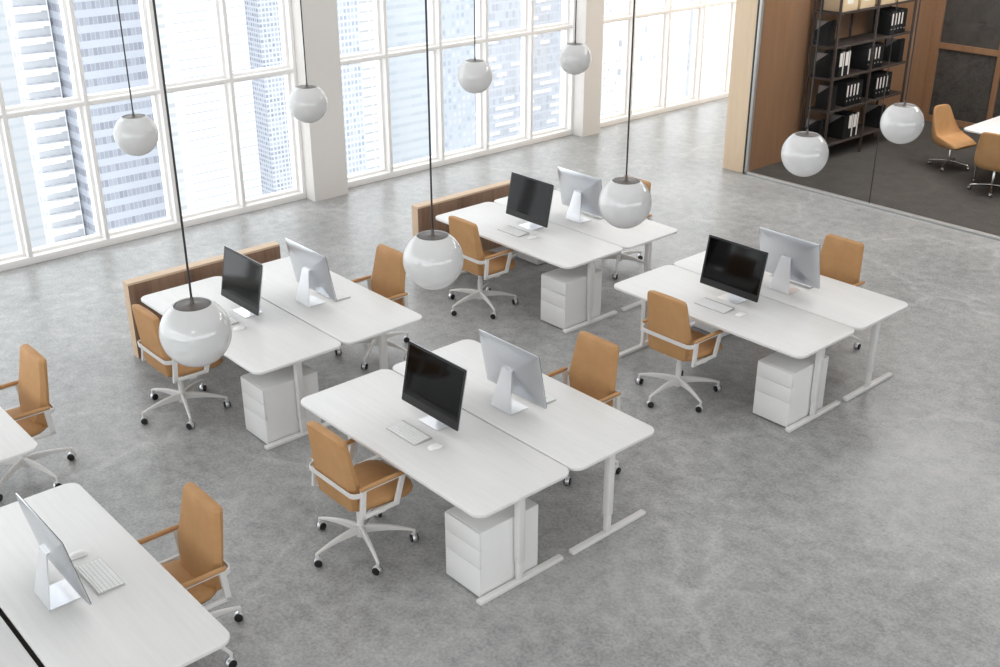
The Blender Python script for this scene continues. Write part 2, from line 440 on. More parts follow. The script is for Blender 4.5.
DESKS = {'A1': 'white desk beside the left wood divider, chair on its near side, row by window',
 'A2': 'white desk by the left wood divider, far half of that pair, computer seen from behind',
 'B1': 'white desk by the upper wood divider, near half of the pair, black screen facing camera',
 'B2': 'white desk at the upper centre behind a big globe lamp, far half of its pair',
 'C1': 'white desk in the centre foreground with keyboard and mouse in full view',
 'C2': 'white desk joined behind the centre foreground desk, silver computer back towards camera',
 'D1': 'white desk at right, near half of the pair closest to the meeting room',
 'D2': 'white desk at far right, outermost half of the pair closest to the meeting room',
 'E2': 'white desk at bottom left carrying a silver computer seen from behind',
 'E1': 'sliver of white desk beyond the dark gap at the bottom left corner',
 'F2': 'rounded corner of white desk at the left picture edge'}
for k, lab in DESKS.items():
    x, y = side(k[0], int(k[1]))
    if k[1] == '1': desk.put(x, y, 0, 0, lab, 'desk', 'white office desks')
    else: desk.put(x+.008, y, 0, 0, lab, 'desk', 'white office desks')

MB().box(CL['E'][0]+.25, CL['E'][0]+DL-.25, CL['E'][1]+DD-.02, CL['E'][1]+DD+.22, DH-.15, DH-.13).build('gap_shade_strip', M['dark'], next(o for o in bpy.data.objects if o.get('label') == DESKS['E1']), smooth=0).matrix_parent_inverse = Matrix.Translation((-CL['E'][0], -CL['E'][1], 0))  # dark strip added under the desk gap to give it deep shade

# ------------------------------------------------------------------ office chair (faces +y, origin on the floor under its column)
def make_chair():
    r = empty('office_chair')
    # seat
    ol = []
    half = [(.0, -.16), (.19, -.16), (.228, -.10), (.248, .05), (.262, .16), (.262, .22), (.248, .27), (.215, .31), (.16, .335), (.08, .345)]
    ol = [(x, y) for x, y in half]+[(-x, y) for x, y in reversed(half) if x > 0]
    o = [Vector(p) for p in ol]
    rings = [inset(o, .05, .425), inset(o, .012, .432), inset(o, 0, .45), inset(o, .004, .475), inset(o, .018, .488), inset(o, .07, .497)]
    m = MB().loft(rings); m.build('seat', M['leather'], r, smooth=50)
    # backrest, lofted upward through tapered sections
    rings = []
    def sec(z, yb, yf, hb, hm, hf):
        ym = yb+(yf-yb)*.45; cr = .007
        pts = [(-hb, yb+.005), (-hb+.010, yb), (0, yb-.003), (hb-.010, yb), (hb, yb+.005), (hm, ym), (hf+.004, yf-.004), (hf-.008, yf), (hf*.5, yf+cr*.8), (0, yf+cr), (-hf*.5, yf+cr*.8), (-hf+.008, yf), (-hf-.004, yf-.004), (-hm, ym)]
        return [(x, y, z) for x, y in pts]
    rings = [sec(.440, -.175, -.140, .168, .165, .10), sec(.446, -.189, -.105, .190, .188, .118), sec(.462, -.195, -.090, .203, .200, .128), sec(.50, -.199, -.092, .206, .208, .146),
             sec(.57, -.207, -.106, .207, .222, .182), sec(.65, -.215, -.128, .208, .238, .217), sec(.68, -.218, -.134, .208, .238, .218), sec(.80, -.232, -.160, .207, .228, .209), sec(.95, -.249, -.184, .204, .215, .192),
             sec(.985, -.2535, -.190, .200, .209, .186), sec(1.001, -.254, -.198, .190, .195, .174), sec(1.008, -.246, -.212, .172, .176, .158)]
    MB().loft(rings).build('backrest', M['leather'], r, smooth=24)
    # white band round the back
    pts = arc([(-.289, -.157, .615), (-.262, -.226, .615), (0, -.226, .615), (.262, -.226, .615), (.289, -.157, .615)], .07, 7)
    pts = [Vector(p) for p in pts]
    MB().sweep(pts, .009, .036).build('back_band', M['wmetal'], r, smooth=30)
    # arm loops
    for s in (-1, 1):
        X = s*.290
        loop = arc([(X, -.10, .626), (X, -.172, .626), (X, -.188, .437), (X, .090, .437), (X, .160, .626), (X, .05, .626)], .022, 4)
        n = len(loop)
        sc = []
        for i, p in enumerate(loop):
            z = p.z
            h = .012 if z > .615 else (.044 if z > .465 else .03)
            sc.append((1, h/.044))
        a = MB().sweep(loop, .024, .044, up=(1, 0, 0), scale=None) if False else MB()
        # strips: rear post, lower bar, front post, top bar
        def bar(p, q, th, inplane):
            p, q = Vector(p), Vector(q); t = (q-p).normalized(); nrm = Vector((1, 0, 0)).cross(t)
            c = .004
            ring = lambda c0: [c0+Vector((dx, 0, 0))+nrm*dn for dx, dn in ((-th/2, -inplane/2+c), (-th/2, inplane/2-c), (-th/2+c, inplane/2), (th/2-c, inplane/2), (th/2, inplane/2-c), (th/2, -inplane/2+c), (th/2-c, -inplane/2), (-th/2+c, -inplane/2))]
            a.loft([ring(p), ring(q)])
        bar((X, -.152, .645), (X, -.172, .432), .026, .040)
        bar((X, -.188, .445), (X, .122, .445), .026, .026)
        bar((X, .106, .434), (X, .172, .645), .020, .044)
        bar((X, -.170, .643), (X, .190, .643), .024, .010)
        ao = a.build('arm_frame', M['wmetal'], r, smooth=30)
        pad = MB().sweep([(X, -.177, .655), (X, -.173, .659), (X, -.130, .661), (X, .152, .661), (X, .195, .659), (X, .200, .655)], .034, .030, round_=14, scale=[(.5, .5), (.85, .85), (1, 1), (1, 1), (.85, .85), (.5, .5)])
        pad.build('arm_pad', M['leather'], ao, smooth=60)
    # under-seat carrier joining the arm loops to the column
    c = MB(); c.box(-.28, .28, -.03, .03, .408, .4315, bev=.005); c.box(-.09, .09, -.12, .10, .395, .43, bev=.01)
    c.build('seat_carrier', M['wmetal'], r)
    MB().lathe([(.036, .085), (.036, .15), (.030, .165), (.026, .17), (.026, .30), (.020, .305), (.020, .40)], 20).build('column', M['wmetal'], r, smooth=40)
    for k in range(5):
        a = -PI/2+2*PI*k/5; Rz = Matrix.Rotation(a, 4, 'Z')
        rings = []
        for t in [i/10 for i in range(11)]:
            rr = .025+t*.355; zt = .170-.066*t**2.0; dep = .066*(1-t)+.016*t; w = .030*(1-t)+.020*t
            zb = zt-dep
            rings.append([(rr, -w/2, zb+.004), (rr, -w/2+.004, zb), (rr, w/2-.004, zb), (rr, w/2, zb+.004), (rr, w/2, zt-.006), (rr, w/2-.006, zt), (rr, -w/2+.006, zt), (rr, -w/2, zt-.006)])
        l = MB().loft(rings); l.lathe([(.011, .066), (.011, .098)], 10, (.372, 0, 0))
        l.xform(Rz); lo = l.build('base_leg', M['wmetal'], r, smooth=40)
        ca = a+[.9, 2.3, .35, 1.5, 2.9][k]
        T = Matrix.Translation(Rz @ Vector((.372, 0, 0))) @ Matrix.Rotation(ca, 4, 'Z')
        h = MB()
        h.lathe([(.010, -.0155), (.029, -.0155), (.031, -.013), (.031, .013), (.029, .0155), (.010, .0155)], 20, (0, .008, .0315), 'x')
        h.lathe([(.012, .05), (.012, .07), (.008, .074)], 10)
        h.xform(T); h.build('caster_hood', M['alu_light'], lo, smooth=40)
        w = MB()
        for sx in (-1, 1):
            w.lathe([(.006, sx*.027), (.022, sx*.027), (.0275, sx*.025), (.0285, sx*.021), (.0285, sx*.016), (.010, sx*.016)], 18, (0, .008, .0285), 'x')
        w.lathe([(.006, -.02), (.006, .02)], 8, (0, .008, .0285), 'x')
        w.xform(T); w.build('caster_wheel', M['black'], lo, smooth=40)
    return r
chair = Kind(make_chair())
CH = {'C1': (1.287, -1.325, 0, 'tan leather office chair in the centre foreground, seen from behind, fully in view'),
 'D1': (1.275, 2.115, 0, 'tan leather office chair seen from behind at the right-hand pair of desks'),
 'A1': (-1.400, -1.318, 0, 'tan leather office chair partly hidden behind the largest globe lamp by left divider'),
 'B1': (-1.42, 2.11, 0, 'tan leather office chair seen from behind in front of the upper wood divider'),
 'C2': (1.478, .615, PI, 'tan leather office chair facing camera behind the centre foreground desks'),
 'A2': (-1.213, .612, PI, 'tan leather office chair facing camera, its right edge overlapped by a globe lamp'),
 'B2': (-1.21, 4.03, PI, 'tan leather office chair almost hidden behind the globe lamp at upper centre'),
 'D2': (1.475, 4.03, PI, 'tan leather office chair facing camera on the outer side of right-hand desks'),
 'E2': (1.443, -2.755, PI, 'tan leather office chair at bottom left beside the desk with computer seen from behind'),
 'F2': (-1.227, -2.755, PI, 'tan leather office chair at the left picture edge')}
for k, (x, y, rz, lab) in CH.items(): chair.put(x, y, 0, rz, lab, 'chair', 'tan leather office chairs')

# ------------------------------------------------------------------ computers, keyboards, mice (front faces -y)
def make_computer():
    r = empty('desktop_computer')
    w, h = .322, .455
    ang = math.radians(-11)
    T = Matrix.Translation((0, -.072, .082)) @ Matrix.Rotation(ang, 4, 'X')
    def ro(sx, z0, z1, y, n=3, rad=.010):
        return [(x, y, z) for x, z in rrect(-sx, sx, z0, z1, rad, n)]
    b = MB()
    b.loft([ro(w, 0, h, 0), ro(w, 0, h, .007), ro(w-.006, .006, h-.006, .010), ro(w-.06, .05, h-.05, .022), ro(w-.16, .13, h-.12, .034), ro(w-.26, .2, h-.19, .037)])
    b.xform(T).build('housing', M['alu'], r, smooth=60)
    b = MB().loft([ro(w-.001, .001, h-.001, -.0035), ro(w-.001, .001, h-.001, .0005)]); b.xform(T).build('bezel', M['bezel'], r, smooth=30)
    b = MB().box(-w+.020, w-.020, -.0042, -.003, .062, h-.020); b.xform(T).build('screen', M['blackglass'], r, smooth=0)
    # stand: foot plate and tapering neck bent from one sheet
    f = MB()
    y0, y1 = -.088, .088
    f.loft([[(-.110, y0, 0), (.110, y0, 0), (.110, y0, .006), (-.110, y0, .006)], [(-.110, y1-.01, 0), (.110, y1-.01, 0), (.110, y1-.01, .006), (-.110, y1-.01, .006)],
            [(-.110, y1, .004), (.110, y1, .004), (.109, y1-.008, .012), (-.109, y1-.008, .012)],
            [(-.052, .030, .315), (.052, .030, .315), (.052, .022, .308), (-.052, .022, .308)],
            [(-.050, .012, .322), (.050, .012, .322), (.050, .008, .313), (-.050, .008, .313)],
            [(-.050, -.02, .322), (.050, -.02, .322), (.050, -.02, .313), (-.050, -.02, .313)]])
    f.build('stand', M['alu_light'], r, smooth=20)
    return r
comp = Kind(make_computer())
def make_keyboard():
    r = empty('keyboard')
    b = MB(); b.loft([[(-.165, -.078, 0), (.165, -.078, 0), (.165, -.078, .006), (-.165, -.078, .006)], [(-.165, .06, 0), (.165, .06, 0), (.165, .06, .013), (-.165, .06, .013)],
                      [(-.165, .078, .002), (.165, .078, .002), (.165, .074, .017), (-.165, .074, .017)]])
    b.build('keyboard_base', M['silver'], r, smooth=20)
    k = MB(); sl = (.0135-.006)/.138
    for row in range(6):
        yb = -.073+row*.0238; n = 13; wk = .318/n; xk = -.159; col = 0
        while xk < .158:
            ww = wk
            if row == 0 and col == 3: ww = wk*5
            zt = .006+(yb+.073)*sl
            k.box(xk+.0012, xk+ww-.0012, yb, yb+(.0205 if row < 5 else .013), zt-.001, zt+.003)
            xk += ww; col += 1
    k.build('keys', M['key'], r, smooth=0)
    return r
kb = Kind(make_keyboard())
def make_mouse():
    r = empty('computer_mouse')
    rings = []
    for t, sx, zt in ((-1, .35, .006), (-.92, .72, .013), (-.6, .95, .021), (-.1, 1, .026), (.4, .98, .024), (.8, .84, .016), (.95, .6, .010), (1, .35, .006)):
        y = t*.056; hw = .030*sx
        rings.append([(-hw, y, .003), (-hw*1.0, y, zt*.55), (-hw*.8, y, zt*.88), (0, y, zt), (hw*.8, y, zt*.88), (hw, y, zt*.55), (hw, y, .003)])
    MB().loft(rings).build('mouse_shell', M['white'], r, smooth=60)
    b = MB().prism([(.029*math.cos(2*PI*i/16), .053*math.sin(2*PI*i/16)) for i in range(16)], 0, .005); b.build('mouse_base', M['alu'], r, smooth=30)
    return r
mouse = Kind(make_mouse())
CPL = {'A1': 'desktop computer with grey reflecting screen on the desk by left wood divider',
 'A2': 'silver back of desktop computer on the far desk by left wood divider',
 'B1': 'desktop computer with black screen in front of the upper wood divider',
 'B2': 'silver back of desktop computer just left of the upper centre globe lamp',
 'C1': 'desktop computer with large black screen on the centre foreground desk',
 'C2': 'silver back of desktop computer on the desk behind the centre foreground one',
 'D1': 'desktop computer with black screen on the right-hand near desk',
 'D2': 'silver back of desktop computer on the outermost right-hand desk',
 'E2': 'silver back of desktop computer on the bottom left desk, tilted towards camera'}
KBL = {'A1': 'keyboard mostly hidden behind the largest globe lamp', 'A2': 'corner of keyboard showing under the silver computer by left divider',
 'B1': 'white keyboard on the desk in front of the upper wood divider', 'B2': 'keyboard showing under the silver computer left of the upper centre globe',
 'C1': 'white keyboard on the centre foreground desk', 'C2': 'corner of keyboard showing under the silver computer behind the centre desk',
 'D1': 'white keyboard on the right-hand near desk', 'D2': 'edge of keyboard showing under the silver computer on outermost right desk',
 'E2': 'white keyboard on the bottom left desk'}
MSL = {'A1': 'white mouse on the desk by left divider, just right of largest globe', 'B1': 'white mouse on the desk in front of the upper wood divider',
 'C1': 'white mouse on the centre foreground desk', 'D1': 'white mouse on the right-hand near desk', 'D2': 'tip of white mouse left of the silver computer on outermost right desk',
 'E2': 'white mouse on the bottom left desk beside silver computer'}
for k in CPL:
    X, Y = CL[k[0]]; g = .0185 if k[0] == 'E' else 0
    if k[1] == '1':
        comp.put(X+.966, Y+.574, DH, 0, CPL[k], 'computer', 'all-in-one desktop computers')
        kb.put(X+.966, Y+.318, DH, 0, KBL[k], 'keyboard', 'white keyboards')
        mouse.put(X+1.245, Y+.335, DH, math.radians(-8), MSL[k], 'mouse', 'white mice')
    else:
        e = .018 if k[0] == 'E' else 0
        comp.put(X+1.142-e, Y+1.114+g, DH, PI, CPL[k], 'computer', 'all-in-one desktop computers')
        kb.put(X+1.136-e, Y+1.362+g, DH, PI, KBL[k], 'keyboard', 'white keyboards')
        if k in MSL: mouse.put(X+.859-e, Y+1.348+g, DH, PI-math.radians(8), MSL[k], 'mouse', 'white mice')

# ------------------------------------------------------------------ drawer pedestals (front faces -y)
def make_pedestal():
    r = empty('drawer_unit')
    W, D, H = .355, .52, .515
    b = MB(); b.box(0, W, .018, D, .012, H, bev=.003)
    b.build('cabinet_body', M['white'], r, smooth=30)
    zz = [.012, .238, .378, H-.002]
    for z0, z1 in zip(zz[:-1], zz[1:]):
        MB().box(0.001, W-.001, 0, .0175, z0+.0015, z1-.0015, bev=.002).build('drawer', M['white'], r, smooth=30)
    b = MB(); b.box(.03, W-.03, .05, D-.03, 0, .012); b.build('plinth', M['dark'], r, smooth=0)
    return r
ped = Kind(make_pedestal())
for k, lab in {'C': 'white three-drawer unit under the centre foreground desk', 'A': 'white three-drawer unit under the desk by left wood divider',
               'B': 'white three-drawer unit at the near corner of desk by upper wood divider', 'D': 'white three-drawer unit under the right-hand near desk'}.items():
    X, Y = CL[k]; ped.put(X+1.624, Y+.10, 0, 0, lab, 'drawer unit', 'white drawer units')
for k, lab in {'B': 'back of white drawer unit beneath the desks by upper wood divider', 'D': 'back of white drawer unit beneath the right-hand desks beyond a chair'}.items():
    X, Y = CL[k]; ped.put(X+.478, Y+1.667, 0, PI, lab, 'drawer unit', 'white drawer units')

# ------------------------------------------------------------------ wood dividers
for i, (y0, y1, lab) in enumerate(((-1.160, .47, 'low walnut divider wall at the left pair of desks'), (2.24, 3.87, 'low walnut divider wall behind the upper centre pair of desks'))):
    r = empty('wood_divider', (-2.745, y0, 0)); L = y1-y0
    b = MB().box(0, .112, 0, L, 0, .742, bev=.002); o = b.build('panel', [M['divwood'], M['divtop']], r, smooth=0)
    for p in o.data.polygons:
        if abs(p.normal.y) > .9: p.material_index = 1 if p.normal.y < 0 else 0
    MB().box(0, .112, 0, L, .7425, .765, bev=.002).build('top_cap', M['divtop'], r, smooth=0)
    tag(r, lab, 'divider', 'wood dividers')

# ------------------------------------------------------------------ globe pendants
GR, GZ, LUM = .203, 2.0, .80
def make_pendant():
    r = empty('pendant_lamp')
    prof = []
    a0 = math.asin(.110/GR)
    for i in range(25):
        a = PI-(PI-a0)*i/24; prof.append((GR*math.sin(a), GZ+GR*math.cos(a)))
    prof[0] = (0, GZ-GR)
    zt = GZ+GR*math.cos(a0)
    prof += [(.1065, zt+.002), (.102, zt-.022), (0, zt-.022)]
    MB().lathe(prof, 48).build('globe', M['globe'], r, smooth=60)
    MB().lathe([(0, zt-.0215), (.1005, zt-.0215), (.1005, zt-.006), (.094, zt-.003), (.06, zt+.001), (.022, zt+.003), (.012, zt+.010), (.009, zt+.045), (0, zt+.045)], 40).build('cap', M['cap'], r, smooth=50)
    MB().lathe([(.0065, zt+.046), (.0065, ZC-.03)], 10).build('cord', M['cord'], r, smooth=60)
    MB().lathe([(0, ZC-.04), (.05, ZC-.04), (.055, ZC-.03), (.055, ZC)], 24).build('ceiling_rose', M['cap'], r, smooth=40)
    return r
pen = Kind(make_pendant())
for x, y, lab in ((1.340, -2.393, 'white globe pendant lamp in left foreground, the largest of all globes'),
                  (1.338, -.652, 'white globe pendant lamp hanging left of centre above a tan chair'),
                  (1.352, 1.217, 'white globe pendant lamp at upper centre in front of silver computer'),
                  (1.468, 3.415, 'white globe pendant lamp before the meeting room, the left one of two'),
                  (1.455, 5.05, 'white globe pendant lamp nearest the tan meeting chairs'),
                  (-3.125, -.665, 'white globe pendant lamp farthest left, against the blue-banded tower'),
                  (-3.128, 1.235, 'white globe pendant lamp in front of the wide white column'),
                  (-3.02, 3.43, 'white globe pendant lamp in front of the middle window'),
                  (-2.997, 5.034, 'small white globe pendant lamp in front of the second, narrower column')):
    pen.put(x, y, 0, 0, lab, 'pendant lamp', 'globe pendant lamps')

# ------------------------------------------------------------------ meeting room furniture
def make_shell_chair():
    r = empty('meeting_chair')
    prof = [(.285, .395, .20, .005), (.275, .355, .235, .01), (.22, .325, .255, .04), (.08, .310, .272, .10), (-.05, .310, .28, .14), (-.16, .33, .28, .17), (-.235, .40, .27, .17), (-.265, .52, .255, .13), (-.28, .64, .225, .09), (-.295, .76, .20, .055), (-.305, .845, .175, .035), (-.305, .88, .13, .02)]
    ths = [.05, .085, .105, .11, .11, .10, .085, .065, .055, .05, .045, .04]
    outer, inner = [], []
    m = 13; th = .03
    n = len(prof)
    for i, (y, z, hw, rise) in enumerate(prof):
        a = Vector(prof[max(0, i-1)][:2]); b_ = Vector(prof[min(n-1, i+1)][:2]); t = (b_-a).normalized(); nr = Vector((t.y, -t.x))  # towards the sitter
        if nr.y < -.2: nr = -nr
        if i > 6 and nr.x < 0: nr = -nr
        ro_, ri_ = [], []
        for j in range(m):
            u = -1+2*j/(m-1); lift = rise*max(0, (abs(u)-.35)/.65)**1.7
            x = hw*math.sin(u*PI/2*.92)/math.sin(PI/2*.92); p = Vector((y, z))+nr*lift
            q = p+nr*ths[i]*(1-.55*abs(u)**3)
            k = 1-.10*abs(u)**2
            ro_.append((x, p.x, p.y)); ri_.append((x*(.97 if abs(u) > .9 else 1)*k/ k, q.x, q.y))
        outer.append(ro_); inner.append(ri_)
    s = MB(); rings = [o+i_[::-1] for o, i_ in zip(outer, inner)]
    s.loft(rings); o = s.build('shell', M['leather'], r, smooth=75)
    sub = o.modifiers.new('soft', 'SUBSURF'); sub.levels = 1; sub.render_levels = 2
    MB().lathe([(.022, .10), (.022, .28), (.016, .29), (.016, .325)], 16).build('column', M['chrome'], r, smooth=40)
    for k in range(4):
        a = PI/4*0+PI/2*k+.35; Rz = Matrix.Rotation(a, 4, 'Z')
        l = MB().sweep([(.0, 0, .105), (.12, 0, .10), (.26, 0, .078), (.285, 0, .07)], .026, .024, round_=10)
        l.xform(Rz); lo = l.build('base_leg', M['chrome'], r, smooth=50)
        T = Matrix.Translation(Rz @ Vector((.278, 0, 0))) @ Matrix.Rotation(a+1.2*k, 4, 'Z')
        w = MB()
        for sx in (-1, 1): w.lathe([(.004, sx*.022), (.022, sx*.022), (.028, sx*.017), (.028, sx*.009), (.022, sx*.004), (.004, sx*.004)], 14, (0, 0, .028), 'x')
        w.lathe([(.009, .03), (.009, .075)], 8)
        w.xform(T); w.build('caster', M['chrome'], lo, smooth=40)
    return r
mc = Kind(make_shell_chair())
mc.put(-.75, 10.65, 0, math.radians(-100), 'tan shell chair at the end of meeting table, in profile', 'chair', 'tan meeting chairs')
mc.put(.26, 9.96, 0, math.radians(5), 'tan shell chair at right picture edge, its back to the camera', 'chair', 'tan meeting chairs')
r = empty('meeting_table', (-.37, 10.07, 0))
MB().prism(rrect(0, 2.6, 0, 1.25, .12, 8), .725, .75, .006, 2).build('tabletop', M['white'], r)
for xx, yy in ((.22, .2), (2.38, .2), (.22, 1.05), (2.38, 1.05)):
    MB().lathe([(.026, 0), (.026, .02), (.020, .025), (.022, .725)], 16, (xx, yy, 0)).build('leg', M['chrome'], r, smooth=40)
tag(r, 'white table with rounded corners in the glazed meeting room', 'table')

SX0, SX1 = -2.53, -2.083      # back / front of the shelving
SY = [9.42, 10.437, 11.52]
EPS = .003
LV = [.27, .775, 1.255, 1.71, 2.19, 2.72]
r = empty('shelving_unit', (SX0, SY[0], 0))
HT = 2.85
for y in SY:
    for xx in (0, SX1-SX0-.032):
        dy = 0 if y == SY[0] else (-.032 if y == SY[2] else -.016)
        MB().box(xx, xx+.032, y-SY[0]+dy, y-SY[0]+dy+.032, 0, HT, bev=.003).build('post', M['shelf'], r, smooth=30)
    dy = 0 if y == SY[0] else (-.032 if y == SY[2] else -.016)
    for z in LV: MB().box(.033, SX1-SX0-.033, y-SY[0]+dy+.004, y-SY[0]+dy+.028, z-.03, z-.004).build('rung', M['shelf'], r, smooth=0)
for z in LV:
    MB().box(0.034, SX1-SX0-.034, .034, SY[2]-SY[0]-.034, z-.022, z, bev=.002).build('shelf', M['shelfboard'], r, smooth=0)
    MB().box(SX1-SX0-.033, SX1-SX0-.012, .034, SY[2]-SY[0]-.034, z-.026, z+.002).build('shelf_edge', M['shelf'], r, smooth=0)
tag(r, 'tall dark steel shelving unit against the walnut wall', 'shelf')
# folders
def make_binder():
    r = empty('ring_binder'); W, D, H = .086, .30, .355
    b = MB().box(-D, 0, 0, W, 0, H, bev=.003); b.build('cover', M['binder'], r, smooth=30)
    MB().box(0, .0015, W*.30, W*.70, .145, .315).build('spine_label', M['label'], r, smooth=0)
    b = MB().lathe([(.0, 0.002), (.011, .002), (.011, -.001)], 14, (0, W*.5, .085), 'x'); b.build('finger_ring', M['silver'], r, smooth=30)
    return r
def make_plain():
    r = empty('ring_binder'); W, D, H = .086, .30, .355
    MB().box(-D, 0, 0, W, 0, H, bev=.003).build('cover', M['binder'], r, smooth=30)
    MB().lathe([(.0, 0.002), (.009, .002), (.009, -.001)], 14, (0, W*.5, .075), 'x').build('finger_ring', M['label'], r, smooth=30)
    return r
def make_magfile():
    r = empty('magazine_file'); W, D, H = .115, .27, .355
    b = MB()
    side_ = [(-D, 0), (0, 0), (0, H), (-.05, H), (-D, .19)]
    for y in (0, W-.004): b.loft([[(x, y, z) for x, z in side_], [(x, y+.004, z) for x, z in side_]])
    b.box(-.004, 0, .004, W-.004, 0, H); b.box(-D, -D+.004, .004, W-.004, 0, .19); b.box(-D, 0, .004, W-.004, 0, .004)
    b.build('file_case', M['binder'], r, smooth=0)
    MB().box(-D+.01, -.01, .02, W-.02, .005, .335).build('papers', M['paper'], r, smooth=0)
    return r
def make_slim():
    r = empty('document_case'); W, D, H = .125, .27, .350
    MB().box(-D, -.001, 0, W, 0, H, bev=.002).build('cover', M['binder'], r, smooth=0)
    MB().box(-.001, .0015, .004, W*.62, .15, H-.004).build('spine_label', M['label'], r, smooth=0)
    MB().box(-.03, .0012, W*.74, W*.98, .012, H+.002).build('page_edge', M['label'], r, smooth=0)
    return r
bk, pl, mg, sl = Kind(make_binder()), Kind(make_plain()), Kind(make_magfile()), Kind(make_slim())
FX = SX1-.045
ordn = ['first', 'second', 'third', 'fourth', 'fifth']
def row(y, z, n, where, step=.0895, last=True, grp='black ring binders on the shelves'):
    for i in range(n):
        if last and i == n-1: pl.put(FX, y+i*step, z, 0, 'unlabelled black binder ending the row %s' % where, 'binder', grp)
        else: bk.put(FX, y+i*step, z, 0, '%s white-labelled black binder in the row %s' % (ordn[i], where), 'binder', grp)
row(10.90, LV[3], 5, 'below the beige boxes')
row(9.90, LV[1], 5, 'on the left shelf, second from bottom')
row(10.71, LV[1], 5, 'on the right shelf, second from bottom')
row(10.37, LV[2], 5, 'behind the middle post, third shelf up')
G = 'black magazine files on the shelves'
mg.put(FX-.10, 9.46, LV[3], 0, 'black magazine file alone at left end of the shelf below the beige boxes', 'magazine file', G)
mg.put(FX-.05, 9.47, LV[2], 0, 'black magazine file at left end, third shelf up', 'magazine file', G)
mg.put(FX-.02, 9.57, LV[1], 0, 'black magazine file at left end of second shelf from bottom', 'magazine file', G)
mg.put(FX-.10, 9.46, LV[0], 0, 'black magazine file with grey papers at left end of the lowest shelf', 'magazine file', G)
mg.put(FX, 9.96, LV[0], 0, 'black magazine file beside white-spined cases on the lowest shelf', 'magazine file', G)
mg.put(FX, 11.28, LV[2], 0, 'black magazine file at right end, third shelf up', 'magazine file', G)
mg.put(FX, 10.98, LV[0], 0, 'black magazine file on the lowest right shelf, above the right globe lamp', 'magazine file', G)
G = 'white-spined document cases'
sl.put(FX, 9.62, LV[2], 0, 'white-spined document case, left one, third shelf up', 'document case', G)
sl.put(FX, 9.77, LV[2], 0, 'white-spined document case, right one, third shelf up', 'document case', G)
sl.put(FX, 10.08, LV[0], 0, 'white-spined document case, left one on the lowest shelf', 'document case', G)
sl.put(FX, 10.215, LV[0], 0, 'white-spined document case, right one on the lowest shelf', 'document case', G)
def make_box():
    r = empty('storage_box'); W, D, H = .385, .32, .32
    MB().box(-D, 0, 0, W, 0, H-.05, bev=.003).build('box_body', M['box'], r, smooth=30)
    MB().box(-D-.004, .004, -.004, W+.004, H-.06, H, bev=.003).build('lid', M['box'], r, smooth=30)
    MB().box(0, .002, W*.28, W*.66, .10, .19).build('paper_label', M['label'], r, smooth=0)
    return r
bx = Kind(make_box())
for y, w in ((9.535, 'leftmost'), (9.99, 'second from left'), (10.555, 'third from left'), (11.01, 'rightmost')):
    bx.put(FX, y, LV[4], 0, 'beige card storage box at the picture top on the shelving, %s' % w, 'box', 'beige storage boxes')

